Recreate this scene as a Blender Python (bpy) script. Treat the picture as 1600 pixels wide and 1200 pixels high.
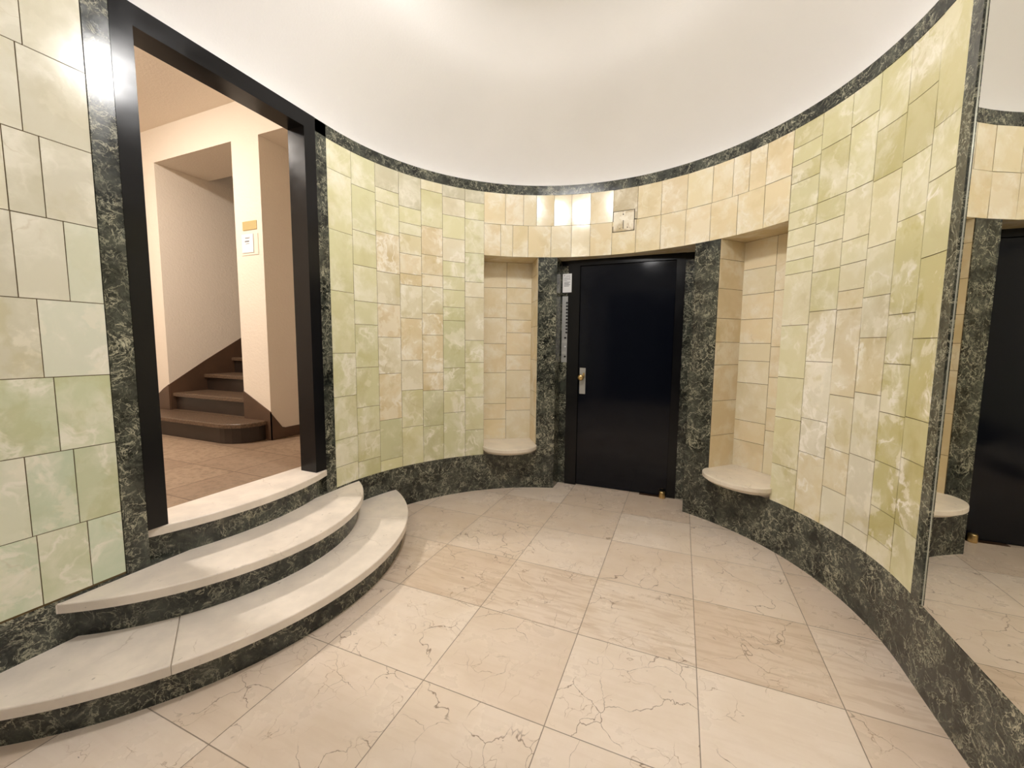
import bpy, math, random
from mathutils import Vector, Matrix
random.seed(7)
for o in list(bpy.data.objects): bpy.data.objects.remove(o)
SC = bpy.context.scene
COL = SC.collection
rad, sin, cos, pi = math.radians, math.sin, math.cos, math.pi

# ------------------------------------------------------------------ camera
# room frame: origin on the floor at the centre of the apse, +Y towards the lift door
R0 = 1.548
HC, HT, HB = 2.733, 2.655, 0.3325            # ceiling springing, underside of top trim, top of base
CAM = Vector((0.635, -2.114, 1.33))
PITCH, ROLL, YAW = rad(5.3735), rad(0.529), rad(22.5)
cam_d = bpy.data.cameras.new('camera'); cam = bpy.data.objects.new('camera', cam_d); COL.objects.link(cam)
cam_d.sensor_width = 36.0; cam_d.lens = 636.9 / 1600 * 36; cam_d.clip_start = 0.02
fl = Vector((-sin(YAW), cos(YAW), 0)); rl = Vector((cos(YAW), sin(YAW), 0))
fw = fl * cos(PITCH) - Vector((0, 0, sin(PITCH))); up = fl * sin(PITCH) + Vector((0, 0, cos(PITCH)))
cr = rl * cos(ROLL) + up * sin(ROLL); cu = -rl * sin(ROLL) + up * cos(ROLL)
M = Matrix((cr, cu, -fw)).transposed().to_4x4(); M.translation = CAM
cam.matrix_world = M
SC.camera = cam

# ------------------------------------------------------------------ light and exposure
W = bpy.data.worlds.new('world'); SC.world = W; W.use_nodes = True
W.node_tree.nodes['Background'].inputs[0].default_value = (0.9, 0.95, 1, 1)
W.node_tree.nodes['Background'].inputs[1].default_value = 0.05
SC.view_settings.view_transform = 'Standard'; SC.view_settings.look = 'None'
SC.view_settings.gamma = 1.0; SC.view_settings.use_curve_mapping = False
SC.view_settings.exposure = 1.08
LAMP_E = 66.0         # radiance of the lobby lamp; the added fill lamp takes a share
HALL_E = 118.0         # radiance of the stair hall lamp
LOBBY_C = (1.0, 0.975, 0.955)
HALL_C = (1.0, 0.925, 0.85)

# ------------------------------------------------------------------ node helper
class NT:
    def __init__(s, name):
        s.m = bpy.data.materials.new(name); s.m.use_nodes = True
        s.t = s.m.node_tree; s.b = s.t.nodes['Principled BSDF']; s.o = s.t.nodes['Material Output']
    def n(s, ty, ins=None, **props):
        q = s.t.nodes.new(ty)
        for k, v in props.items(): setattr(q, k, v)
        for k, v in (ins or {}).items(): s.set(q.inputs[k], v)
        return q
    def set(s, sock, v):
        if isinstance(v, bpy.types.NodeSocket): s.t.links.new(v, sock)
        else:
            if sock.type == 'RGBA' and len(v) == 3: v = (*v, 1)
            sock.default_value = v
    def math(s, op, a, b=0.0, c=0.0, clamp=False):
        q = s.n('ShaderNodeMath', operation=op, use_clamp=clamp)
        for i, v in enumerate((a, b, c)): s.set(q.inputs[i], v)
        return q.outputs[0]
    def vmath(s, op, a, b=(0, 0, 0), scale=None):
        q = s.n('ShaderNodeVectorMath', operation=op); s.set(q.inputs[0], a); s.set(q.inputs[1], b)
        if scale is not None: s.set(q.inputs[3], scale)
        return q.outputs['Vector']
    def mix(s, f, a, b, blend='MIX'):
        q = s.n('ShaderNodeMix', data_type='RGBA', blend_type=blend)
        s.set(q.inputs[0], f); s.set(q.inputs[6], a); s.set(q.inputs[7], b); return q.outputs[2]
    def ramp(s, v, stops):
        q = s.n('ShaderNodeMapRange', interpolation_type='SMOOTHSTEP')
        s.set(q.inputs[0], v); q.inputs[1].default_value, q.inputs[2].default_value = stops[:2]
        q.inputs[3].default_value, q.inputs[4].default_value = stops[2:] if len(stops) > 2 else (0, 1)
        return q.outputs[0]
    def noise(s, vec, scale, detail=4, rough=0.55, dist=0.0, col=False):
        q = s.n('ShaderNodeTexNoise', {'Vector': vec, 'Scale': scale, 'Detail': detail, 'Roughness': rough, 'Distortion': dist})
        return q.outputs['Color' if col else 'Fac']
    def voro(s, vec, scale, feature='DISTANCE_TO_EDGE', out='Distance'):
        q = s.n('ShaderNodeTexVoronoi', {'Vector': vec, 'Scale': scale}, feature=feature); return q.outputs[out]
    def co(s): return s.n('ShaderNodeTexCoord').outputs['Object']
    def attr(s, name, out='Color'): return s.n('ShaderNodeAttribute', attribute_name=name).outputs[out]
    def P(s, **kw):
        for k, v in kw.items(): s.set(s.b.inputs[k.replace('_', ' ')], v)
        return s
    def bump(s, h, strength=0.2, dist=0.002):
        q = s.n('ShaderNodeBump', {'Height': h, 'Strength': strength, 'Distance': dist}); s.set(s.b.inputs['Normal'], q.outputs[0])
    def warp(s, vec, scale, amt, detail=3):
        c = s.noise(vec, scale, detail, col=True)
        return s.vmath('ADD', vec, s.vmath('SCALE', s.vmath('SUBTRACT', c, (.5, .5, .5)), scale=amt))

def srgb(r, g, b):
    f = lambda c: (c / 255 / 12.92) if c / 255 <= .04045 else ((c / 255 + .055) / 1.055) ** 2.4
    return (f(r), f(g), f(b))

def simple(name, col, rough=0.5, metal=0.0, bump=None, spec=0.5, vary=0.0):
    t = NT(name); t.P(Base_Color=col, Roughness=rough, Metallic=metal, Specular_IOR_Level=spec)
    c = t.co()
    if vary:
        nz = t.noise(c, 3.0, 5)
        t.P(Base_Color=t.mix(t.ramp(nz, (.3, .7)), tuple(x * (1 - vary) for x in col), tuple(min(1, x * (1 + vary)) for x in col)))
    if bump: t.bump(t.noise(c, bump[0], 3), bump[1], bump[2])
    return t.m

# ------------------------------------------------------------------ materials
def onyx():
    t = NT('onyx_tile'); c = t.co()
    tint = t.attr('tint'); rnd = t.attr('rnd', 'Vector')
    vein_amt = t.attr('vein', 'Fac')
    v = t.vmath('ADD', c, rnd)
    w = t.warp(v, 4.0, 0.25)
    cloud = t.noise(w, 5.0, 6, 0.6)
    light = t.mix(0.6, tint, srgb(248, 243, 226))
    dark = t.mix(1.0, tint, (0.83, 0.80, 0.68), 'MULTIPLY')
    base = t.mix(t.ramp(cloud, (.42, .70)), tint, light)
    base = t.mix(t.math('MULTIPLY', t.ramp(t.noise(w, 3.1, 5), (.50, .72)), t.math('ADD', .32, t.math('MULTIPLY', vein_amt, .6))), base, dark)
    # cloudy white banding, only on the strongly figured tiles
    fig = t.noise(t.warp(v, 5.0, 0.24, 2), 6.0, 6, 0.56)
    band = t.ramp(t.math('ABSOLUTE', t.math('SUBTRACT', fig, .53)), (.0, .05, 1, 0))
    patch = t.ramp(t.noise(v, 5.0, 3), (.46, .58))
    band = t.math('MULTIPLY', t.math('MULTIPLY', band, patch), vein_amt)
    base = t.mix(t.math('MULTIPLY', band, .9), base, srgb(255, 249, 236))
    blob = t.ramp(t.noise(t.warp(v, 4.0, .18, 4), 4.6, 7, .6), (.545, .60))
    base = t.mix(t.math('MULTIPLY', t.math('MULTIPLY', blob, vein_amt), .62), base, srgb(250, 243, 224))
    ol = t.ramp(t.noise(t.warp(t.vmath('ADD', v, (6, 2, 3)), 4.0, .2, 4), 4.0, 6, .58), (.56, .64))
    base = t.mix(t.math('MULTIPLY', t.math('MULTIPLY', ol, vein_amt), .5), base, t.mix(1.0, tint, (.80, .76, .50), 'MULTIPLY'))
    # tan hair veins
    e = t.voro(t.warp(v, 9.0, 0.12), 5.0)
    hv = t.math('MULTIPLY', t.ramp(e, (.0, .02, 1, 0)), t.math('MULTIPLY', t.ramp(t.noise(v, 5.0, 2), (.56, .70)), .22))
    base = t.mix(hv, base, srgb(176, 150, 100))
    t.P(Base_Color=base, Roughness=t.ramp(cloud, (.3, .7, .13, .2)), Specular_IOR_Level=.5)
    t.bump(t.noise(c, 5.0, 2), .06, .01)
    return t.m

def verde(name='verde_marble', light=1.0, scale=1.0):
    t = NT(name); c = t.co()
    def ridge(vec, sc, lo, det=6, dist=.8):
        n = t.noise(vec, sc * scale, det, .62, dist)
        return t.ramp(t.math('ABSOLUTE', t.math('SUBTRACT', n, .5)), (0, lo, 1, 0))
    w = t.warp(c, 5.0 * scale, .10); w2 = t.warp(t.vmath('ADD', c, (4, 9, 2)), 9.0 * scale, .07, 5)
    k = lambda r, g, b_: (r * light * 1.2, g * light * 1.05, b_ * light)
    base = t.mix(t.ramp(t.noise(w, 7 * scale, 8, .68), (.36, .66)), k(.006, .0085, .0075), k(.050, .062, .052))
    base = t.mix(t.math('MULTIPLY', t.ramp(t.noise(w2, 34 * scale, 5, .7), (.48, .74)), .6), base, k(.10, .12, .098))
    base = t.mix(t.math('MULTIPLY', t.ramp(t.noise(w, 3.5 * scale, 4, .6), (.52, .70)), .35), base, k(.075, .085, .066))
    m1 = t.ramp(t.noise(c, 5 * scale, 3), (.40, .60)); m2 = t.ramp(t.noise(t.vmath('ADD', c, (7, 3, 5)), 8 * scale, 3), (.38, .60))
    base = t.mix(t.math('MULTIPLY', t.math('MULTIPLY', ridge(w2, 18, .026), m2), .8), base, k(.38, .42, .32))
    base = t.mix(t.math('MULTIPLY', t.math('MULTIPLY', ridge(w, 11, .018), m1), .85), base, k(.48, .52, .40))
    base = t.mix(t.math('MULTIPLY', t.math('MULTIPLY', ridge(t.vmath('ADD', w, (1, 8, 3)), 36, .03, 3, .4), m1), .4), base, k(.22, .26, .20))
    t.P(Base_Color=base, Roughness=t.ramp(t.noise(c, 14, 3), (.3, .7, .16, .26)))
    t.bump(t.noise(c, 30, 4), .05, .004)
    return t.m

def cream(name, col, streak=(1, 1, 1)):
    t = NT(name); c = t.co()
    v = t.vmath('MULTIPLY', c, streak)
    n1 = t.noise(v, 6, 6, .6)
    base = t.mix(t.ramp(n1, (.3, .7)), tuple(x * .9 for x in col), tuple(min(1, x * 1.07) for x in col))
    e = t.voro(t.warp(v, 8, .12), 4.0)
    hv = t.math('MULTIPLY', t.ramp(e, (0, .012, 1, 0)), t.math('MULTIPLY', t.ramp(t.noise(c, 4, 2), (.5, .65)), .35))
    base = t.mix(hv, base, srgb(150, 125, 98))
    sp = t.math('MULTIPLY', t.ramp(t.noise(t.vmath('MULTIPLY', c, (1, .35, 1)), 70, 2, .5), (.70, .78)), .5)
    base = t.mix(sp, base, srgb(110, 90, 70))
    t.P(Base_Color=base, Roughness=t.ramp(n1, (.3, .7, .32, .45)))
    t.bump(t.noise(c, 60, 3), .06, .002)
    return t.m

def floor_marble():
    t = NT('floor_marble'); c = t.co()
    s = t.n('ShaderNodeSeparateXYZ', {0: c}).outputs
    tile = .5035
    u = t.math('DIVIDE', t.math('SUBTRACT', s[0], .2465), tile); v = t.math('DIVIDE', t.math('SUBTRACT', s[1], .147), .5)
    def edge(x):
        f = t.math('FRACT', x); return t.math('MINIMUM', f, t.math('SUBTRACT', 1.0, f))
    iu, iv = t.math('FLOOR', u), t.math('FLOOR', v)
    idv = t.n('ShaderNodeCombineXYZ', {0: iu, 1: iv, 2: 3.7}).outputs[0]
    wn = t.n('ShaderNodeTexWhiteNoise', {'Vector': idv}, noise_dimensions='3D')
    rv = t.vmath('SCALE', wn.outputs['Color'], scale=9.0)
    p = t.vmath('ADD', c, rv)
    r1 = wn.outputs['Value']
    colA = t.mix(r1, srgb(236, 221, 206), srgb(220, 200, 180))
    # the row of stronger, streaked slabs
    n0 = t.noise(p, 3.5, 6, .62)
    base = t.mix(t.ramp(n0, (.35, .68)), colA, t.mix(1, colA, (.93, .91, .87), 'MULTIPLY'))
    st = t.noise(t.vmath('MULTIPLY', p, (3, 22, 1)), 1.6, 5, .6, .6)
    row = t.math('COMPARE', iv, -1.0, .1)
    base = t.mix(t.math('MULTIPLY', t.ramp(st, (.45, .62)), t.math('ADD', .08, t.math('MULTIPLY', row, .30))), base, srgb(188, 162, 134))
    wp = t.warp(t.warp(p, 3.0, .30), 24.0, .035)
    e = t.voro(wp, 4.6)
    m = t.ramp(t.noise(p, 3.4, 2), (.46, .60))
    base = t.mix(t.math('MULTIPLY', t.math('MULTIPLY', t.ramp(e, (0, .010, 1, 0)), m), .85), base, srgb(118, 94, 72))
    e2 = t.voro(t.vmath('ADD', wp, (5, 2, 1)), 10.0); m2 = t.ramp(t.noise(p, 5.5, 2), (.50, .62))
    base = t.mix(t.math('MULTIPLY', t.math('MULTIPLY', t.ramp(e2, (0, .015, 1, 0)), m2), .7), base, srgb(160, 132, 104))
    spk = t.ramp(t.noise(t.vmath('MULTIPLY', t.warp(c, 9, .08), (1, 2.2, 1)), 24, 2, .5), (.745, .78))
    base = t.mix(t.math('MULTIPLY', spk, .7), base, srgb(84, 66, 50))
    g = t.math('MINIMUM', t.math('MULTIPLY', edge(u), tile), t.math('MULTIPLY', edge(v), .5))
    gl = t.ramp(g, (.0010, .0026, 1, 0))
    base = t.mix(t.math('MULTIPLY', gl, .72), base, srgb(92, 76, 60))
    t.P(Base_Color=base, Roughness=t.ramp(n0, (.3, .7, .24, .36)))
    t.bump(t.math('SUBTRACT', 1.0, gl), .3, .0015)
    return t.m

def hall_tile():
    t = NT('hall_floor_tile'); c = t.co(); s = t.n('ShaderNodeSeparateXYZ', {0: c}).outputs
    u = t.math('DIVIDE', t.math('ADD', s[0], 2.06), .44); v = t.math('DIVIDE', t.math('ADD', s[1], .39), .42)
    def edge(x):
        f = t.math('FRACT', x); return t.math('MINIMUM', f, t.math('SUBTRACT', 1.0, f))
    idv = t.n('ShaderNodeCombineXYZ', {0: t.math('FLOOR', u), 1: t.math('FLOOR', v), 2: 1.3}).outputs[0]
    wn = t.n('ShaderNodeTexWhiteNoise', {'Vector': idv}, noise_dimensions='3D').outputs['Value']
    base = t.mix(wn, srgb(158, 134, 110), srgb(144, 120, 98))
    base = t.mix(t.ramp(t.noise(c, 30, 4, .7), (.4, .7)), base, srgb(126, 104, 84))
    gl = t.ramp(t.math('MINIMUM', edge(u), edge(v)), (.006, .016, 1, 0))
    base = t.mix(t.math('MULTIPLY', gl, .75), base, srgb(96, 74, 56))
    t.P(Base_Color=base, Roughness=.5)
    return t.m

def plaster(name, col, scale=70, strength=.25, dist=.004, rough=.75):
    t = NT(name); c = t.co()
    n1 = t.noise(c, 1.2, 3)
    t.P(Base_Color=t.mix(t.ramp(n1, (.3, .7)), tuple(x * .97 for x in col), col), Roughness=rough, Specular_IOR_Level=.25)
    t.bump(t.noise(c, scale, 3, .6), strength, dist)
    return t.m

def black_gloss(name, rough, col=(.0045, .0045, .006)):
    t = NT(name); c = t.co()
    t.P(Base_Color=col, Roughness=t.ramp(t.noise(c, 4, 4), (.3, .7, rough * .8, rough * 1.3)), Specular_IOR_Level=.3)
    t.bump(t.noise(c, 3.5, 2), .12, .004)
    return t.m

def terrazzo():
    t = NT('brown_terrazzo'); c = t.co()
    n1 = t.noise(c, 90, 3, .6)
    base = t.mix(t.ramp(n1, (.42, .62)), srgb(78, 60, 46), srgb(112, 90, 70))
    t.P(Base_Color=base, Roughness=.42)
    return t.m

MAT = dict(
    onyx=onyx(), grout=simple('grout', srgb(112, 92, 58), .85),
    verde=verde(), verde2=verde('verde_marble_trim', 1.0, 1.1), tread=cream('tread_stone', srgb(236, 224, 210), (1, 1, 1)),
    shelf=cream('shelf_stone', srgb(238, 226, 208)), floor=floor_marble(), halltile=hall_tile(),
    ceiling=plaster('ceiling_plaster', srgb(244, 242, 240), 75, .16, .003),
    hall=plaster('hall_plaster', srgb(238, 226, 210), 60, .5, .006, .65),
    plain=plaster('plain_plaster', srgb(150, 146, 140)),
    black=black_gloss('black_gloss_door', .085, (.004, .005, .009)), frame=black_gloss('black_frame_paint', .2, (.006, .006, .007)),
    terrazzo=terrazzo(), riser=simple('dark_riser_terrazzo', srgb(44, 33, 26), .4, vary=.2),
    skirt=simple('brown_skirting', srgb(84, 62, 46), .45, vary=.2),
    mirror=simple('mirror_glass', (.90, .90, .85), .004, 1.0), edge=simple('mirror_edge', srgb(200, 200, 185), .25, .3),
    steel=simple('brushed_steel', (.50, .50, .48), .42, .55), brass=simple('brass', (.72, .52, .24), .28, 1.0),
    bronze=simple('worn_bronze_plate', (.10, .055, .03), .45, .6, vary=.3),
    gold=simple('pale_brass_plate', (.72, .60, .30), .38, .65), button=simple('black_button', (.006, .006, .006), .4),
    white=simple('white_paper', srgb(240, 240, 240), .6), ink=simple('grey_print', srgb(120, 120, 124), .7),
    faint=simple('pale_grey_print', srgb(176, 176, 178), .7), clear=simple('holder_plastic', srgb(236, 226, 212), .2),
    slot=simple('dark_slot', srgb(60, 48, 34), .8), seam=simple('black_seam', (.001, .001, .001), .9),
    pale=simple('pale_metal_label', srgb(196, 196, 190), .35),
)
def glow(name, col, e):
    t = NT(name); t.P(Base_Color=(.8, .8, .8), Emission_Color=col, Emission_Strength=e); return t.m
MAT['lamp'] = glow('lit_opal_glass', LOBBY_C, LAMP_E)
MAT['fill_lamp'] = glow('fill_lamp_glass', LOBBY_C, LAMP_E * .45)  # weaker glow of the added fill lamp
MAT['hlamp'] = glow('lit_warm_glass', HALL_C, HALL_E)

# ------------------------------------------------------------------ mesh helper
WORLD = {}
class MB:
    def __init__(s): s.v, s.f, s.mi, s.sm, s.at = [], [], [], [], []
    def face(s, pts, mi=0, smooth=False, at=None):
        i = len(s.v); s.v += [tuple(p) for p in pts]; s.f.append(tuple(range(i, i + len(pts))))
        s.mi.append(mi); s.sm.append(smooth); s.at.append(at)
    def grid(s, rows, mi=0, smooth=True, at=None, closed=False):
        i = len(s.v); n = len(rows[0])
        for r in rows: s.v += [tuple(p) for p in r]
        for a in range(len(rows) - 1):
            for b in range(n if closed else n - 1):
                c = (b + 1) % n
                s.f.append((i + a * n + b, i + a * n + c, i + (a + 1) * n + c, i + (a + 1) * n + b))
                s.mi.append(mi); s.sm.append(smooth); s.at.append(at)
    def prism(s, poly, z0, z1, mi=0, smooth_side=False, bev=0.0, at=None):
        """upright prism over a counter-clockwise plan polygon, optional rounded top arris"""
        n = len(poly)
        def inset(d):
            if d == 0: return poly
            out = []
            for k in range(n):
                p0, p1, p2 = Vector(poly[k - 1]), Vector(poly[k]), Vector(poly[(k + 1) % n])
                a, b = (p1 - p0), (p2 - p1)
                if a.length < 1e-7 or b.length < 1e-7: out.append(tuple(p1)); continue
                a.normalize(); b.normalize()
                na, nb = Vector((-a.y, a.x)), Vector((-b.y, b.x)); m = (na + nb)
                if m.length < 1e-6: m = na
                m.normalize(); k_ = max(.35, m.dot(na)); out.append(tuple(p1 + m * (d / k_)))
            return out
        rings = [[(x, y, z0) for x, y in poly]]
        if bev:
            for q in (0, 30, 60, 90):
                dd = bev * (1 - cos(rad(q))); rings.append([(x, y, z1 - bev + bev * sin(rad(q))) for x, y in inset(dd)])
        else: rings.append([(x, y, z1) for x, y in poly])
        s.grid(rings, mi, smooth_side, at, closed=True)
        s.face(rings[-1], mi, False, at); s.face([(x, y, z0) for x, y in reversed(poly)], mi, False, at)
    def box(s, x0, x1, y0, y1, z0, z1, mi=0, at=None, bev=0.0):
        s.prism([(x0, y0), (x1, y0), (x1, y1), (x0, y1)], z0, z1, mi, False, bev, at)
    def lathe(s, prof, c, axis=(0, 0, 1), n=24, mi=0, smooth=True):
        ax = Vector(axis).normalized(); t = Vector((1, 0, 0)) if abs(ax.x) < .9 else Vector((0, 1, 0))
        e1 = ax.cross(t).normalized(); e2 = ax.cross(e1); c = Vector(c)
        rows = [[c + ax * h + (e1 * cos(2 * pi * k / n) + e2 * sin(2 * pi * k / n)) * r for k in range(n)] for r, h in prof]
        s.grid(rows, mi, smooth, None, closed=True)
    def build(s, name, mats, parent=None, kind=None, label=None, cat=None, group=None, origin=None):
        me = bpy.data.meshes.new(name)
        o3 = Vector(origin) if origin is not None else Vector((0, 0, 0))
        me.from_pydata([tuple(Vector(p) - o3) for p in s.v], [], s.f)
        for m in (mats if isinstance(mats, (list, tuple)) else [mats]): me.materials.append(MAT[m])
        for p, mi, sm in zip(me.polygons, s.mi, s.sm): p.material_index = mi; p.use_smooth = sm
        if any(a is not None for a in s.at):
            for nm, ty in (('tint', 'FLOAT_COLOR'), ('rnd', 'FLOAT_VECTOR'), ('vein', 'FLOAT')): me.attributes.new(nm, ty, 'FACE')
            ti, rn, ve = (me.attributes[nm] for nm in ('tint', 'rnd', 'vein'))
            for k, a in enumerate(s.at):
                a = a or ((.5, .45, .3), (0, 0, 0), 0)
                ti.data[k].color = (*a[0], 1); rn.data[k].vector = a[1]; ve.data[k].value = a[2]
        me.update()
        o = bpy.data.objects.new(name, me); COL.objects.link(o); o.location = o3
        if parent is not None:
            o.parent = parent; o.location = o3 - WORLD.get(parent.name, Vector(parent.location))
        WORLD[o.name] = o3
        if kind: o['kind'] = kind
        if label: o['label'] = label
        if cat: o['category'] = cat
        if group: o['group'] = group
        return o

def thing(name, label, cat, loc, group=None):
    o = bpy.data.objects.new(name, None); COL.objects.link(o); o.location = loc; o.empty_display_size = .1
    o['label'] = label; o['category'] = cat
    if group: o['group'] = group
    return o
def struct_root(name, loc):
    o = bpy.data.objects.new(name, None); COL.objects.link(o); o.location = loc; o['kind'] = 'structure'; return o

def on_arc(a, r=R0): return (r * sin(rad(a)), r * cos(rad(a)))
def arange(a, b, step):
    n = max(1, int(math.ceil(abs(b - a) / step))); return [a + (b - a) * k / n for k in range(n + 1)]

# ------------------------------------------------------------------ tiled walls
SEAM = .0016
def tile(mb, fn, s0, s1, z0, z1, tint, vein, n=1, tilt=.003, smooth=True, gap_s=SEAM, gap_z=SEAM):
    """fn(s, z, d): s along the wall, d out of the wall into the room"""
    tx, tz = random.gauss(0, tilt), random.gauss(0, tilt); d0 = .003
    rnd = (random.uniform(-40, 40), random.uniform(-40, 40), random.uniform(-40, 40)) if vein >= 0 else (0, 0, 0)
    at = (tint, rnd, abs(vein))
    sc, zc = (s0 + s1) / 2, (z0 + z1) / 2; a, b = s0 + gap_s, s1 - gap_s; c, d = z0 + gap_z, z1 - gap_z
    k = fn.len if hasattr(fn, 'len') else 1
    D = lambda s, z: d0 + (s - sc) * k * tx + (z - zc) * tz
    ss = [a + (b - a) * i / n for i in range(n + 1)]
    mb.grid([[fn(s, c, D(s, c)) for s in ss], [fn(s, d, D(s, d)) for s in ss]], 0, smooth, at)
    back = lambda s, z: fn(s, z, -.001)
    for (p, q) in (((a, c), (a, d)), ((b, d), (b, c))): mb.face([fn(*p, D(*p)), fn(*q, D(*q)), back(*q), back(*p)], 0, False, at)
    for z in (c, d):
        mb.grid([[fn(s, z, D(s, z)) for s in ss], [back(s, z) for s in ss]], 0, False, at)

class Arc:      # along the apse, s in degrees
    len = R0 * pi / 180
    def __call__(s, a, z, d): x, y = on_arc(a, R0 - d); return (x, y, z)
class Chord:    # flat facet between two angles
    def __init__(s, a0, a1):
        s.a0, s.a1 = a0, a1; s.p, s.q = Vector(on_arc(a0)), Vector(on_arc(a1)); e = s.q - s.p; s.len = e.length / (a1 - a0)
        s.nr = -Vector((s.p + s.q)).normalized()
    def __call__(s, a, z, d):
        t = (a - s.a0) / (s.a1 - s.a0); v = s.p.lerp(s.q, t) + s.nr * d; return (v.x, v.y, z)
class Line:     # straight wall from p to q, s in metres, room on the given side
    len = 1.0
    def __init__(s, p, q, nrm): s.p = Vector(p); s.e = (Vector(q) - s.p).normalized(); s.n = Vector(nrm).normalized()
    def __call__(s, t, z, d): v = s.p + s.e * t + s.n * d; return (v.x, v.y, z)

GREEN, YEL, CRM, PEACH, GREY, OLIVE = srgb(214, 212, 168), srgb(224, 219, 176), srgb(228, 219, 188), srgb(228, 211, 172), srgb(208, 202, 174), srgb(204, 195, 144)
HONEY, AMBER, MILK, JADE = srgb(230, 214, 176), srgb(218, 198, 158), srgb(234, 230, 214), srgb(210, 220, 192)
def mixc(a, b, t): return tuple(x + (y - x) * t for x, y in zip(a, b))
def jit(c, s=.035):
    k = 1 + random.uniform(-s, s); h = random.uniform(-s * .5, s * .5)
    return (c[0] * k, c[1] * k, max(0, c[2] * k * (1 + h * 1.6)))

# left half of the apse -------------------------------------------------
LE = [-91.0, -83.5, -76, -68.5, -61.3, -54.3, -46.9, -40.5]
LEFT = [[2.474, 2.09, 1.69, 1.267, 0.964, 0.663, 0.472],
   [2.44, 2.134, 1.894, 1.641, 1.474, 1.16, 0.864, 0.671, 0.46],
   [2.488, 2.387, 2.172, 1.878, 1.64, 1.386, 1.103, 0.739, 0.42],
   [2.405, 2.284, 2.199, 2.048, 1.892, 1.805, 1.542, 1.203, 0.959, 0.654],
   [2.577, 2.295, 2.067, 1.909, 1.811, 1.591, 1.412, 1.096, 0.945, 0.639],
   [2.561, 2.415, 2.229, 2.038, 1.912, 1.801, 1.654, 1.541, 1.132, 0.929, 0.739],
   [2.551, 2.409, 2.128, 1.88, 1.75, 1.373, 1.177, 0.865, 0.569]]
RE = [51.7, 58.6, 65.4, 71.6, 78.1, 84.6, 91.2]
RIGHT = [[2.538, 2.434, 2.33, 2.161, 2.054, 1.954, 1.867, 1.784, 1.47, 1.148, 0.89, 0.583],
   [2.452, 2.161, 2.043, 1.92, 1.769, 1.544, 1.254, 0.915, 0.71],
   [2.481, 2.155, 1.899, 1.775, 1.637, 1.538, 1.077, 0.78, 0.556],
   [2.377, 2.144, 1.827, 1.585, 1.385, 1.11, 0.789, 0.422],
   [2.404, 2.162, 1.902, 1.486, 1.263, 1.036, 0.803, 0.582, 0.431],
   [2.221, 2.009, 1.706, 1.375, 1.041, 0.863, 0.564]]
def left_tint(i, z):
    if i <= 1: c, v = mixc(YEL, GREEN, random.random()), .25 if z > 1.4 else .6
    elif i in (2, 3, 4) and .9 < z < 2.2: c, v = random.choice([PEACH, CRM, PEACH, mixc(PEACH, YEL, .5)]), .75
    elif z > 2.2: c, v = random.choice([CRM, GREY, YEL]), .3
    elif i >= 4 and z < 1.5: c, v = random.choice([GREEN, YEL, GREEN]), .75
    else: c, v = random.choice([YEL, CRM, GREEN]), .6
    return jit(c), v
def right_tint(i, z):
    if z > 2.1: c, v = mixc(OLIVE, YEL, random.uniform(.2, .9)), .5
    elif i in (0, 1) and z > 1.6: c, v = mixc(YEL, CRM, random.random()), .35
    elif i in (1, 2, 3) and z < 1.6: c, v = random.choice([CRM, mixc(PEACH, CRM, .5), mixc(MILK, CRM, .5)]), 1.0
    elif i >= 4 and .5 < z < 1.9: c, v = mixc(srgb(206, 197, 142), YEL, random.uniform(.1, .8)), 1.0
    else: c, v = mixc(YEL, CRM, random.random()), .6
    return jit(c), v

def grout_arc(mb, a0, a1, z0, z1):
    mb.grid([[(*on_arc(a), z) for a in arange(a0, a1, 2)] for z in (z0, z1)], 1, True)

arc = Arc()
mb = MB()
for i, c in enumerate(LEFT):
    zs = [HT] + c + [HB]
    for k in range(len(zs) - 1):
        zc = (zs[k] + zs[k + 1]) / 2; tint, v = left_tint(i, zc)
        tile(mb, arc, LE[i], LE[i + 1], zs[k + 1], zs[k], tint, v, 3, .004, gap_s=SEAM / arc.len)
grout_arc(mb, -91, -40.5, HB, HT)
# straight tiled wall left of the doorway
ZR = [2.655, 2.363, 2.068, 1.782, 1.484, 1.196, .912, .612, .34]
YS = [[-1.36], [-1.379], [-1.341, -1.431], [-1.43, -1.297], [-1.386], [-1.362], [-1.456, -1.327], [-1.446, -1.306]]
ln = Line((-R0, 0), (-R0, -1), (1, 0))
for r in range(8):
    ys = [-1.197] + sorted(YS[r], reverse=True)
    while ys[-1] > -4.6: ys.append(ys[-1] - random.choice([.16, .2, .13, .22]))
    for k in range(len(ys) - 1):
        c = random.choice([mixc(GREY, MILK, .4), mixc(CRM, MILK, .3), mixc(GREY, MILK, .7)]) if r < 5 else random.choice([JADE, mixc(JADE, MILK, .6), MILK, mixc(JADE, GREEN, .4)])  # upper greys lightened: reflection of the white ceiling painted into the tint
        if r in (3, 4) and k == 0: c = mixc(MILK, JADE, .4)
        tile(mb, ln, -ys[k], -ys[k + 1], ZR[r + 1], ZR[r], jit(c, .035), .25 if r < 4 else .7, 1, .003)
mb.face([ln(1.197, HB, 0), ln(4.7, HB, 0), ln(4.7, HT, 0), ln(1.197, HT, 0)], 1)
mb.build('wall_left', ['onyx', 'grout'], kind='structure')

mb = MB()
for i, c in enumerate(RIGHT):
    zs = [HT] + c + [HB]
    for k in range(len(zs) - 1):
        zc = (zs[k] + zs[k + 1]) / 2; tint, v = right_tint(i, zc)
        tile(mb, arc, RE[i], RE[i + 1], zs[k + 1], zs[k], tint, -v if i > 0 else v, 3, .004, gap_s=SEAM / arc.len)
grout_arc(mb, 51.7, 91.2, HB, HT)
mb.build('wall_right', ['onyx', 'grout'], kind='structure')

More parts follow.
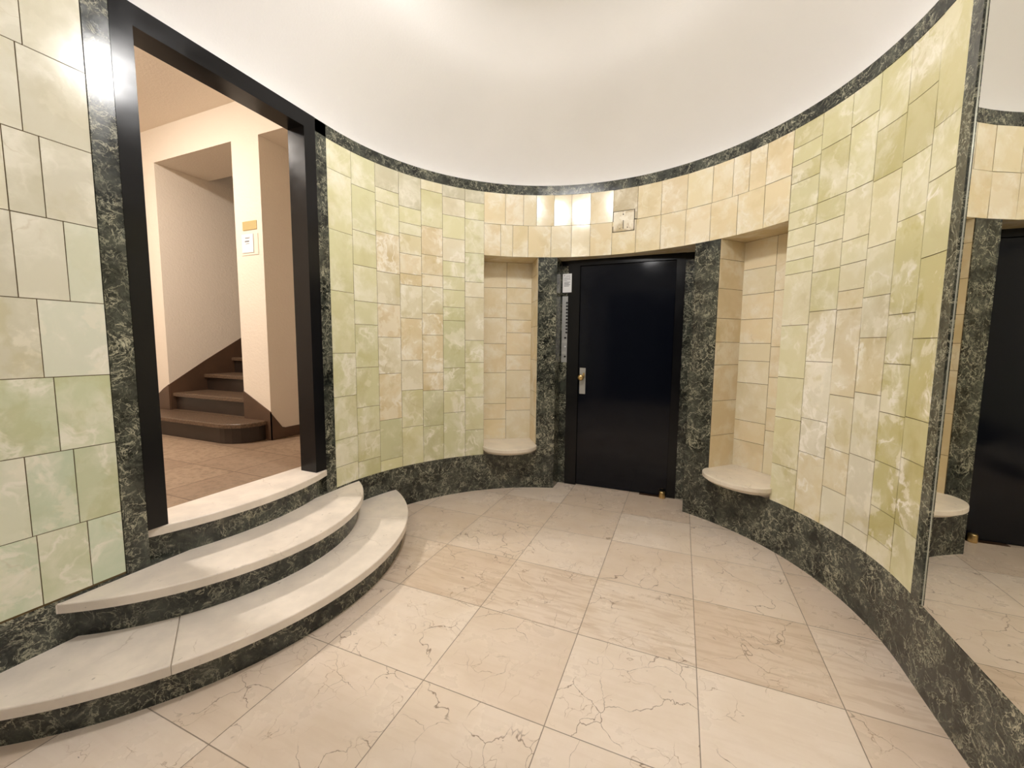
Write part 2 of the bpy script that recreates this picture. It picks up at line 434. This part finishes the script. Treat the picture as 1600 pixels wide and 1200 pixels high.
# frieze above the lift door and the alcoves ----------------------------
FT = [-40.55, -33.46, -27.48, -23.17, -17.38, -11.71, -5.64, 1.51, 9.07, 16.23, 23.76, 30.84, 36.36, 40.73, 45.11, 51.65]
FB = [-40.55, -34.98, -30.97, -25.85, -18.3, -11.64, -5.6, 1.34, 8.76, 16.31, 23.61, 30.67, 38.03, 45.09, 51.65]
ZL, ZM = 2.118, 2.391
mb = MB()
for E_, z0, z1 in ((FT, ZM, HT), (FB, ZL, ZM)):
    for k in range(len(E_) - 1):
        ch = Chord(E_[k], E_[k + 1])
        c = mixc(random.choice([HONEY, mixc(HONEY, CRM, .5), HONEY, mixc(HONEY, AMBER, .4)]), (.93, .80, .55), .2)
        if E_ is FT and k == 7: c = srgb(204, 190, 158)
        tile(mb, ch, E_[k], E_[k + 1], z0, z1, jit(c, .04), .45, 1, .008, gap_s=SEAM / ch.len)
grout_arc(mb, -40.55, 51.65, ZL, HT)
# underside of the frieze over door recess and alcoves
for a0, a1 in ((-40.55, 51.65),):
    al = arange(a0, a1, 3)
    mb.grid([[(*on_arc(a, R0 - .006), ZL) for a in al], [(*on_arc(a, R0 + .45), ZL) for a in al]], 0, False, (AMBER, (3, 5, 1), .2))
mb.build('wall_back', ['onyx', 'grout'], kind='structure')

# alcoves ---------------------------------------------------------------
def alcove(name, mid, ang, half, depth, seam_t, colA, colB, side_rows, side):
    m = Vector(mid); n = Vector((sin(rad(ang)), cos(rad(ang)))); e = Vector((cos(rad(ang)), -sin(rad(ang))))
    mb = MB(); z0, z1 = .34, ZL
    pb = m + n * depth
    f = Line(pb - e * half, pb + e * half, -n)
    def col(t0, t1, zs):
        zs = [z1] + zs + [z0]
        for k in range(len(zs) - 1):
            tile(mb, f, t0, t1, zs[k + 1], zs[k], jit(mixc(random.choice([HONEY, CRM, mixc(HONEY, AMBER, .3), mixc(CRM, PEACH, .5)]), (.94, .82, .60), .35), .03), .3, 1, .002)
    col(0, half + seam_t, colA); col(half + seam_t, 2 * half, colB)
    mb.face([f(0, z0, 0), f(2 * half, z0, 0), f(2 * half, z1, 0), f(0, z1, 0)], 1)
    for sg in (-1, 1):
        p = m + e * half * sg 
        g = Line(p, p + n, -e * sg)
        zs = [z1] + side_rows + [z0]
        for k in range(len(zs) - 1):
            tile(mb, g, 0.001, depth, zs[k + 1], zs[k], jit(mixc(mixc(AMBER, HONEY, random.random() * .6), (.92, .78, .55), .25), .03), .2, 1, .002)
        mb.face([g(0, z0, 0), g(depth, z0, 0), g(depth, z1, 0), g(0, z1, 0)], 1)
    mb.build(name, ['onyx', 'grout'], kind='structure')
    return m, n, e
mL, nL, eL = alcove('wall_alcove_left', (-.7975, 1.304), -31.5, .2455, .28, 0.0, [1.879, 1.595, 1.348, 1.066, .763, .608], [1.884, 1.735, 1.578, 1.455, 1.239, 1.09, .818, .693], [1.98, 1.745, 1.51, 1.2, .9, .66], 1)
mR, nR, eR = alcove('wall_alcove_right', (1.040, 1.121), 42.8, .2406, .265, .006, [1.912, 1.727, 1.543, 1.363, 1.232, 1.065, .774, .618], [1.734, 1.339, 1.121, .897, .732], [1.977, 1.765, 1.547, 1.37, 1.2, .927, .66], -1)

# alcove shelves ----------------------------------------------------------
def shelf(m, n, e, half, depth, label):
    zt = .412
    root = thing('alcove_shelf', label, 'shelf', (m.x, m.y, zt), 'stone shelves in the alcoves')
    def outline(a, b, back, N=28):
        pts = [(-half + .003, back), ]
        arcp = [(-cos(pi * k / N) * a, -sin(pi * k / N) * b) for k in range(N + 1)]
        return [(half - .003, back), (-half + .003, back)] + [(max(-a, x), y) for x, y in arcp]
    def ring(a, b, back, z): return [tuple((m + e * x + n * y).to_3d() + Vector((0, 0, z))) for x, y in outline(a, b, back)]
    bk = depth - .006
    mb = MB()
    rings = [ring(.249, .178, bk, zt - .033)]
    for q in (0, 45, 90): rings.append(ring(.252 - .005 * (1 - cos(rad(q))), .185 - .005 * (1 - cos(rad(q))), bk, zt - .005 + .005 * sin(rad(q))))
    rings.insert(1, ring(.252, .185, bk, zt - .029))
    mb.grid(rings, 0, False, closed=True); mb.face(list(reversed(rings[-1]))); mb.face(rings[0])
    mb.build('slab', 'shelf', root)
    mb = MB()
    prof = [(.240, .168, -.033), (.238, .166, -.040), (.228, .150, -.052), (.205, .118, -.064), (.175, .080, -.073), (.150, .045, -.079)]
    rows = [ring(a, b, .0, zt + z) for a, b, z in prof]
    mb.grid(rows, 0, True, closed=True); mb.face(rows[-1])
    mb.build('moulding', 'shelf', root)
shelf(mL, nL, eL, .2455, .28, 'half-round cream stone shelf in the alcove left of the black lift door')
shelf(mR, nR, eR, .2406, .265, 'half-round cream stone shelf in the alcove right of the black lift door')

# ------------------------------------------------------------------ green marble
def arc_slab(mb, a0, a1, z0, z1, t=.006):
    al = arange(a0, a1, 1.5)
    inn = [on_arc(a, R0 - t) for a in al]; out = [on_arc(a, R0 + .03) for a in al]
    mb.grid([[(*p, z0) for p in inn], [(*p, z1) for p in inn]], 0, True)
    for z in (z0, z1): mb.grid([[(*p, z) for p in inn], [(*p, z) for p in out]], 0, False)
    for k in (0, -1): mb.face([(*inn[k], z0), (*inn[k], z1), (*out[k], z1), (*out[k], z0)])
mb = MB(); arc_slab(mb, -90, -16.1, 0, HB, .004); mb.box(-R0 - .03, -R0 + .004, -4.7, 0, 0, HB); mb.build('baseboard_left', 'verde', kind='structure')
mb = MB(); arc_slab(mb, 26.8, 90, 0, HB, .004); mb.box(R0 - .004, R0 + .03, -4.7, 0, 0, HB); mb.build('baseboard_right', 'verde', kind='structure')
mb = MB(); arc_slab(mb, -90, 93.8, HT, HC, .006); mb.box(-R0 - .03, -R0 + .006, -.114, 0, HT, HC); mb.box(-R0 - .03, -R0 + .006, -4.7, -1.196, HT, HC)
mb.box(R0 - .006, R0 + .03, -4.7, -.1, HT, HC)
mb.build('trim_1', 'verde2', kind='structure')
# pilasters either side of the lift door: curved face, return into the recess
YD = 1.668
mb = MB(); arc_slab(mb, -22.35, -16.1, HB, ZL, .005); mb.box(-.47, -.431, 1.485, YD, 0, ZL); mb.build('trim_2', 'verde', kind='structure')
mb = MB(); arc_slab(mb, 26.85, 33.9, HB, ZL, .005); mb.box(.699, .74, 1.372, YD, 0, ZL); mb.build('trim_3', 'verde', kind='structure')
mb = MB(); mb.box(-.431, -.368, YD - .004, YD + .02, 0, 2.07); mb.box(.632, .699, YD - .004, YD + .02, 0, 2.06); mb.build('trim_4', 'verde', kind='structure')
# strips beside the stair doorway and beside the mirror
mb = MB(); mb.box(-R0 - .05, -R0 + .006, -1.196, -1.112, HB - .01, HC); mb.box(-R0 - .05, -R0 + .006, -.114, -.030, HB - .01, HC); mb.build('trim_5', 'verde2', kind='structure')
mb = MB(); arc_slab(mb, 91.2, 93.9, HB, HT, .007); mb.build('trim_6', 'verde2', kind='structure')

# mirror on the right wall -------------------------------------------------
root = thing('wall_mirror', 'tall frameless wall mirror standing on the green marble base beside the right tiled wall', 'mirror', (R0, -2.2, HB))
mb = MB(); mb.box(R0 - .003, R0 + .02, -4.2, -.112, HB + .002, HT); mb.build('glass', 'mirror', root)
mb = MB(); mb.box(R0 - .0045, R0 + .02, -.112, -.107, HB + .002, HT); mb.build('polished_edge', 'edge', root, label='thin pale polished edge of the mirror')
mb = MB(); mb.box(R0 + .021, R0 + .05, -4.7, -.09, 0, HC); mb.build('wall_mirror_side', 'plain', kind='structure')

# ------------------------------------------------------------------ floor and ceiling
mb = MB(); al = arange(-90, 90, 3)
poly = [on_arc(a, R0 + .02) for a in al] + [(R0 + .02, -4.7), (-R0 - .02, -4.7)]
mb.face([(*p, 0) for p in reversed(poly)])
mb.face([(-.45, 1.3, 0.0003), (.74, 1.3, 0.0003), (.74, 1.8, 0.0003), (-.45, 1.8, 0.0003)])
mb.build('floor', 'floor', kind='structure')
RISE = .68
def vz(t): return HC + RISE * max(0, 1 - t * t) ** .7
mb = MB()
ts = [sin(pi / 2 * k / 20) for k in range(20, -1, -1)]
mb.grid([[(R0 * t * sin(rad(a)), R0 * t * cos(rad(a)), vz(t)) for a in arange(-90, 90, 3)] for t in ts], 0, True)
xs = [-t for t in ts] + [t for t in reversed(ts[:-1])]
mb.grid([[(R0 * x, y, vz(abs(x))) for x in xs] for y in (0, -1.5, -3, -4.7)], 0, True)
mb.build('ceiling', 'ceiling', kind='structure')
mb = MB(); mb.face([(-R0 - .05, -4.7, 0), (R0 + .05, -4.7, 0), (R0 + .05, -4.7, 3.4), (-R0 - .05, -4.7, 3.4)]); mb.build('wall_front', 'plain', kind='structure')

root = struct_root('door_2', (0, -4.68, 0))
for x in (-.96, .01):
    mb = MB(); mb.box(x, x + .95, -4.69, -4.64, 0, 2.5); mb.build('leaf', 'black', root)
mb = MB(); mb.box(-1.06, -.965, -4.69, -4.62, 0, 2.6); mb.box(.965, 1.06, -4.69, -4.62, 0, 2.6); mb.box(-.965, .965, -4.69, -4.62, 2.505, 2.6); mb.build('frame', 'frame', root)
# ------------------------------------------------------------------ lamps
def globe(name, loc, r, stem_top, mat, label, group):
    root = thing(name, label, 'lamp', (loc[0], loc[1], stem_top), group)
    mb = MB(); mb.lathe([(r * sin(pi * k / 20) + 1e-4, -r * cos(pi * k / 20)) for k in range(11)], loc, n=28); mb.build('glass_bowl', mat, root)
    mb = MB(); mb.lathe([(r * .97, .03), (r + .20, .03), (r + .20, .04), (.02, .075), (.012, .08), (.012, stem_top - loc[2] - .02), (.05, stem_top - loc[2] - .015), (.05, stem_top - loc[2])], loc, n=28)
    mb.build('added_shade_cap', 'steel', root)  # wide cap added to keep lamp light off the crown of the vault
globe('ceiling_lamp', (-.04, -.45, 3.17), .14, HC + RISE - .004, 'lamp', 'lit opal bowl lamp hanging from the white vault above the curved steps', 'lobby bowl lamps')
globe('ceiling_lamp', (0, -3.3, 3.22), .14, HC + RISE - .004, 'fill_lamp', 'added fill lamp with opal bowl, out of view at the entrance end', 'lobby bowl lamps')  # unseen second lamp, added as fill light
HL = (-3.25, -1.05)
root = thing('hall_lamp', 'round warm lamp flush on the stair hall ceiling', 'lamp', (*HL, 3.34))
mb = MB(); mb.lathe([(.17, 0), (.18, -.01), (.17, -.02)], (*HL, 3.34)); mb.build('rim', 'steel', root)
mb = MB(); mb.lathe([(.165, -.015), (.15, -.04), (.10, -.06), (.0001, -.068)], (*HL, 3.34)); mb.build('diffuser', 'hlamp', root)

# ------------------------------------------------------------------ curved entrance steps
def wall_back_pts(p0, p1):
    """points along the left wall from the end p0 (right/far) back to p1 (near)"""
    pts = []
    if p0[1] > 0:
        a0 = math.degrees(math.atan2(p0[0], p0[1]))
        pts += [on_arc(a, R0 - .004) for a in arange(a0, -90, 3)[1:]]
    else: pass
    pts.append((-R0 + .004, min(-.02, p0[1])))
    return pts
def inside(x, y): return x > -R0 + .004 if y <= 0 else math.hypot(x, y) < R0 - .004
def step_outline(c, r):
    a = [(c[0] + r * cos(rad(t / 4)), c[1] + r * sin(rad(t / 4))) for t in range(-360, 361)]
    ins = [p for p in a if inside(*p)]
    ins = ins[::6] + [ins[-1]]
    start = (-R0 + .004, ins[0][1] - .003)
    return [start] + ins + wall_back_pts(ins[-1], ins[0])     # counter-clockwise
def clip(poly, a, b, keep):
    """half-plane clip of a plan polygon by the line a-b"""
    out = []; A, B = Vector(a), Vector(b); nn = Vector((-(B - A).y, (B - A).x)) * keep
    f = lambda p: (Vector(p) - A).dot(nn)
    for k in range(len(poly)):
        p, q = poly[k], poly[(k + 1) % len(poly)]; fp, fq = f(p), f(q)
        if fp >= 0: out.append(p)
        if (fp > 0) != (fq > 0) and abs(fp - fq) > 1e-9:
            t = fp / (fp - fq); out.append(tuple(Vector(p).lerp(Vector(q), t)))
    return out
NOSE = .04
def lobby_step(c, r, z0, z1, label, cuts=()):
    root = thing('curved_step', label, 'step', (-1.2, c[1], z0), 'curved stone steps up to the stair hall')
    poly = step_outline(c, r); pieces = [poly]
    for a, b in cuts:
        nxt = []
        for q in pieces:
            d = (Vector(b) - Vector(a)).normalized(); off = Vector((-d.y, d.x)) * .0007
            for kp in (1, -1):
                o2 = off * kp
                w = clip(q, tuple(Vector(a) + o2), tuple(Vector(b) + o2), kp)
                if len(w) > 2: nxt.append(w)
        pieces = nxt
    for q in pieces:
        mb = MB(); mb.prism(q, z1 - NOSE, z1, 0, False, .006); mb.build('tread_slab', 'tread', root)
    mb = MB(); rp = step_outline(c, r - .04); mb.prism(rp, z0, z1 - NOSE - .0005, 0, False)
    mb.build('riser', 'verde', root, label='dark green marble riser')
Z1, Z2, Z3 = .1605, .3235, .488
lobby_step((-2.124, -.613), 1.295, 0, Z1, 'lowest and widest curved cream stone step, on the lobby floor', [((-1.311, -1.13), (-1.03, -1.312)), ((-1.301, -.052), (-1.043, .091))])
lobby_step((-2.045, -.617), .942, Z1, Z2, 'middle curved cream stone step, between the wide lowest step and the doorway threshold')
root = thing('curved_step', 'topmost narrow curved cream stone threshold under the black doorway frame', 'step', (-1.6, -.6, Z2), 'curved stone steps up to the stair hall')
def thr(r):
    c = (-2.707, -.583); pts = []
    for k in range(41):
        y = -1.108 + (.994) * k / 40; pts.append((c[0] + math.sqrt(r * r - (y - c[1]) ** 2), y))
    return [(-1.757, -1.108)] + pts + [(-1.757, -.114)]
mb = MB(); mb.prism(thr(1.26), Z3 - NOSE, Z3, 0, False, .006); mb.build('tread_slab', 'tread', root)
mb = MB(); mb.prism(thr(1.225), Z2 + .0005, Z3 - NOSE - .0005); mb.build('riser', 'verde', root, label='dark green marble riser')

# black doorway frame ---------------------------------------------------------
root = thing('door_frame', 'tall glossy black frame around the open doorway to the stair hall', 'door frame', (-1.6, -.61, Z3))
XB, XF = -1.677, -R0 + .008
mb = MB(); mb.box(XB, XF, -1.112, -1.034, Z3, 2.645); mb.build('jamb', 'frame', root)
mb = MB(); mb.box(XB, XF, -.197, -.114, Z3, 2.645); mb.build('jamb', 'frame', root)
mb = MB(); mb.box(XB, XF, -1.112, -.114, 2.645, HC); mb.build('head', 'frame', root)

# ------------------------------------------------------------------ lift door
root = struct_root('door_1', (.15, YD, 0))
mb = MB(); mb.box(-.255, .562, YD + .006, YD + .05, .006, 2.062, 0, bev=.0); mb.build('leaf', 'black', root)
mb = MB()
mb.box(-.368, -.258, YD - .012, YD + .05, 0, 2.118); mb.box(.565, .634, YD - .012, YD + .05, 0, 2.118); mb.box(-.258, .565, YD - .012, YD + .05, 2.066, 2.118)
mb.box(-.431, -.368, YD - .002, YD + .05, 2.07, 2.118); mb.box(.634, .699, YD - .002, YD + .05, 2.06, 2.118)
mb.build('frame', 'frame', root)
mb = MB(); mb.box(-.243, -.188, YD - .001, YD + .006, .884, 1.128, 0); pl = mb.build('handle_plate', 'steel', root, label='upright steel handle plate')
mb = MB(); c = (-.225, YD - .001, 1.040)
mb.lathe([(.012, 0), (.012, .02), (.024, .026), (.029, .036), (.027, .048), (.016, .055), (.0001, .056)], c, (0, -1, 0), 22); mb.build('knob', 'brass', pl, label='round brass knob')
mb = MB(); mb.box(-.203, -.196, YD - .03, YD - .001, 1.045, 1.072); mb.box(-.206, -.190, YD - .034, YD - .028, 1.060, 1.084); mb.build('key', 'brass', pl)
mb = MB(); mb.lathe([(.0001, 0), (.026, 0), (.027, .006), (.027, .052), (.024, .058), (.0001, .059)], (.530, YD - .035, .001), n=24); mb.build('pivot', 'brass', root, label='brass floor pivot at the hinge side')
mb = MB(); mb.face([(-.5, YD + .06, -.02), (.75, YD + .06, -.02), (.75, YD + .06, 2.2), (-.5, YD + .06, 2.2)]); mb.build('wall_lift_side', 'frame', kind='structure')
mb = MB(); mb.box(.335, .56, YD - .032, YD + .03, .0006, .004); o = mb.build('floor_plate', 'bronze', label='worn brown metal floor plate under the hinge end of the black lift door', cat='plate')

# intercom style button panel and notice ------------------------------------
root = thing('call_panel', 'narrow steel panel with a column of small black buttons beside the black lift door', 'panel', (-.393, YD, 1.178))
y0 = YD - .0045
mb = MB(); mb.box(-.423, -.363, y0 - .003, y0, 1.178, 1.795); mb.build('plate', 'steel', root)
def zpx(y): return 1.795 - (y - 463) / 103 * .617
for y in [473.2 + 5.1 * k for k in range(10)] + [527.5, 557]:
    mb = MB(); xb = -.378 if y < 520 else -.388
    mb.lathe([(.0095, -.001), (.0095, .003), (.007, .005), (.0001, .005)], (xb, y0 - .003, zpx(y)), (0, -1, 0), 14); mb.build('button', 'button', root)
for y, x, w in ((533.5, -.395, .024), (551, -.398, .018)):
    mb = MB(); mb.box(x - w, x + w, y0 - .0045, y0 - .003, zpx(y) - .011, zpx(y) + .011); mb.build('name_plate', 'pale', root)
mb = MB(); mb.lathe([(.008, -.001), (.008, .003), (.0001, .0035)], (-.388, y0 - .003, zpx(541.5)), (0, -1, 0), 14); mb.build('indicator', 'white', root, label='small white round indicator')
root = thing('notice', 'white printed notice stuck above the steel button panel beside the black lift door', 'notice', (-.378, YD, 1.83))
y1 = YD - .0135
mb = MB(); mb.box(-.421, -.336, y1 - .0006, y1, 1.829, 2.0); mb.build('paper', 'white', root)
mb = MB()
for k, (x0, x1, z, h) in enumerate([(-.41, -.40, 1.978, .012), (-.392, -.350, 1.976, .005), (-.41, -.372, 1.962, .004), (-.366, -.345, 1.962, .004), (-.41, -.35, 1.953, .004), (-.41, -.346, 1.944, .004), (-.41, -.38, 1.935, .004)]):
    mb.box(x0, x1, y1 - .0009, y1 - .0006, z, z + h)
mb.build('printed_lines', 'faint', root, label='grey illegible printed lines')
mb = MB()
for k in range(6): mb.box(-.408, -.35 - .006 * (k % 3), y1 - .0009, y1 - .0006, 1.922 - .0075 * k, 1.9255 - .0075 * k)
mb.build('printed_block', 'ink', root, label='darker grey block of print')

# stone access hatch in the frieze ---------------------------------------------
ch = Chord(1.3, 8.9)
def hp(a, z, d): return Vector(ch(a, z, d))
root = thing('access_hatch', 'small square stone hatch cover with dark seams in the yellow frieze above the lift door', 'hatch', tuple(hp(5, 2.305, .004)))
mb = MB()
def cbox(a0, a1, z0, z1, d0, d1, mi=0, at=None):
    p = [[hp(a, z, d) for a, z in ((a0, z0), (a1, z0), (a1, z1), (a0, z1))] for d in (d0, d1)]
    mb.grid(p, mi, False, at, closed=True); mb.face(p[1], mi, False, at)
cbox(1.75, 8.1, 2.308, 2.470, .001, .0065, 0, (srgb(216, 200, 172), (5, 9, 2), .9)); mb.build('cover', 'onyx', root)
mb = MB()
cbox(1.45, 8.25, 2.302, 2.306, .001, .0055); cbox(1.45, 8.25, 2.471, 2.475, .001, .0055); cbox(8.12, 8.32, 2.303, 2.474, .001, .0055); cbox(1.5, 1.72, 2.303, 2.474, .001, .0055)
mb.build('seam', 'slot', root, label='dark open seam around the cover')
for q in ((4.75, 4.95, 2.325, 2.395), (4.62, 4.92, 2.438, 2.449), (3.7, 3.95, 2.325, 2.331), (6.0, 6.3, 2.33, 2.337), (8.1, 8.9, 2.392, 2.396)):
    mb = MB(); cbox(*q, .004, .0078); mb.build('slot', 'slot', root)

# ------------------------------------------------------------------ stair hall
YW, XP0, XP1, XS = .325, -2.98, -2.645, -4.09
HH, HS = 3.34, 3.035
mb = MB(); mb.face([(-5.2, -2.4, Z3 - .003), (-1.70, -2.4, Z3 - .003), (-1.70, 2.2, Z3 - .003), (-5.2, 2.2, Z3 - .003)]); mb.build('floor_hall', 'halltile', kind='structure')
mb = MB(); mb.face([(-5.2, -2.4, HH), (-1.68, -2.4, HH), (-1.68, YW + .1, HH), (-5.2, YW + .1, HH)][::-1]); mb.build('ceiling_hall', 'hall', kind='structure')
mb = MB()
t_ = .55
mb.box(-5.2, XS, YW, YW + .02, Z3, HH); mb.build('wall_hall_left', 'hall', kind='structure')
mb = MB(); mb.box(XS - .02, XS, YW + .02, 2.6, Z3, 4.4); mb.build('wall_stair', 'hall', kind='structure')
mb = MB(); mb.box(XS, XP0, YW, YW + .48, HS, HH); mb.build('wall_stair_header', 'hall', kind='structure')
mb = MB(); mb.box(XP0, XP1, YW, 2.2, Z3, HH + .3); mb.build('wall_pier', 'hall', kind='structure')
mb = MB(); mb.box(XP1, -1.70, YW, 2.2, HS - .005, HH); mb.build('wall_hall_header', 'hall', kind='structure')
mb = MB(); mb.box(XP1, -1.70, 2.2, 2.25, Z3, HH); mb.build('wall_hall_back', 'hall', kind='structure')
mb = MB(); mb.box(XS, XP0, 2.6, 2.65, Z3, 4.4); mb.build('wall_stair_back', 'hall', kind='structure')
mb = MB(); mb.box(XS, XP0, YW + .48, 2.65, 4.35, 4.4); mb.build('ceiling_stair', 'hall', kind='structure')
for i, q in enumerate([(-5.22, -5.2, -2.4, 2.2, Z3, HH), (-5.2, -1.70, -2.42, -2.4, Z3, HH), (-1.70, -1.68, -2.4, -1.112, 0, HH), (-1.70, -1.68, -.114, 2.25, 0, HH), (-1.70, -1.68, -1.112, -.114, HC, HH + .02)]):
    mb = MB(); mb.box(*q); mb.build('wall_hall_side', 'hall', kind='structure')
# brown skirting
mb = MB()
def poly_y(pts, y, t):          # polygon in X-Z standing at y, facing -Y
    a = [(x, y - t, z) for x, z in pts]; b_ = [(x, y, z) for x, z in pts]
    mb.face(a); mb.grid([a, b_], 0, False, closed=True)
def poly_x(pts, x, t):
    a = [(x + t, y, z) for y, z in pts]; b_ = [(x, y, z) for y, z in pts]
    mb.face(a); mb.grid([a, b_], 0, False, closed=True)
poly_y([(XP0, Z3), (XP1 + .008, Z3), (XP1 + .008, .733), (XP0, .903)], YW, .008)
poly_x([(YW - .008, Z3), (2.1, Z3), (2.1, .578), (.46, .578), (.424, .588), (YW - .008, .733)], XP1, .008)
poly_y([(-5.2, Z3), (XS, Z3), (XS, .912), (XS - .09, .868), (XS - .55, .578), (-5.2, .578)], YW, .008)
poly_x([(YW, Z3), (2.5, Z3), (2.5, 2.28), (.668, 1.143), (YW, .915)], XS, .008)
mb.build('baseboard_hall', 'skirt', kind='structure')
# the flight
root = thing('staircase', 'flight of dark brown stairs climbing behind the pale pier, above the rounded bottom step', 'stairs', (-3.5, .3, Z3))
RS, GO = .170, .30
for k in range(7):
    zt = Z3 + RS * (k + 1); yn = .045 + GO * k
    if k == 0:
        yn = .043; a, b_ = -2.85, -2.686
        end = [(-2.90, yn), (-2.85, yn + .006), (-2.79, yn + .03), (-2.735, yn + .07), (-2.70, yn + .125), (-2.687, yn + .19), (-2.685, YW - .010)]
        tp = [(XS - .2, yn)] + end + [(XS - .2, YW - .010)]
        rp = [(XS - .2, yn + .028)] + [(x - .026, y + .022) for x, y in end[:-1]] + [(end[-1][0] - .026, YW - .010), (XS - .2, YW - .010)]
        low = thing('stair_step', 'broad dark bottom stair step with a rounded end in front of the pale pier', 'step', (-3.4, .18, Z3))
        mb = MB(); mb.prism(tp, zt - .035, zt, 0, False, .008); mb.build('tread', 'terrazzo', low)
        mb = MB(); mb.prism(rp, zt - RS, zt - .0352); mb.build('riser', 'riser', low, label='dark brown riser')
        tp = [(XS + .010, YW - .0095), (XP0 - .004, YW - .0095), (XP0 - .004, yn + GO + .04), (XS + .010, yn + GO + .04)]
        rp = [(XS + .010, YW), (XP0 - .004, YW), (XP0 - .004, YW + .04), (XS + .010, YW + .04)]
    else:
        tp = [(XS + .010, yn), (XP0 - .004, yn), (XP0 - .004, yn + GO + .04), (XS + .010, yn + GO + .04)]
        rp = [(XS + .010, yn + .028), (XP0 - .004, yn + .028), (XP0 - .004, yn + .06), (XS + .010, yn + .06)]
        if k == 1: tp = [(XS + .010, yn), (XP0 - .004, yn), (XP0 - .004, yn + GO + .04), (XS + .010, yn + GO + .04)]
    mb = MB(); mb.prism(tp, zt - .035, zt, 0, False, .008 if k else 0); mb.build('tread', 'terrazzo', root)
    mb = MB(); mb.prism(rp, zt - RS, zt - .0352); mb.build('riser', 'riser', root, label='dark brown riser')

# small things on the pier
mb = MB(); mb.box(-2.880, -2.710, YW - .006, YW, 2.288, 2.360); mb.build('wall_plaque', 'gold', label='small pale brass plaque on the pier, above the white notice holder', cat='plaque')
root = thing('notice_holder', 'clear notice holder with a white sheet on the pier below the brass plaque', 'notice', (-2.80, YW, 2.078))
mb = MB(); mb.box(-2.905, -2.700, YW - .004, YW, 2.080, 2.254); mb.build('holder', 'clear', root)
mb = MB(); mb.box(-2.893, -2.752, YW - .009, YW - .006, 2.100, 2.252); mb.build('sheet', 'white', root)
mb = MB()
for z, x0, x1 in ((2.222, -2.85, -2.79), (2.216, -2.85, -2.795), (2.172, -2.845, -2.80)): mb.box(x0, x1, YW - .0095, YW - .009, z, z + .004)
mb.box(-2.855, -2.80, YW - .0095, YW - .009, 2.188, 2.199)
mb.build('printed_lines', 'ink', root, label='grey illegible printed lines')
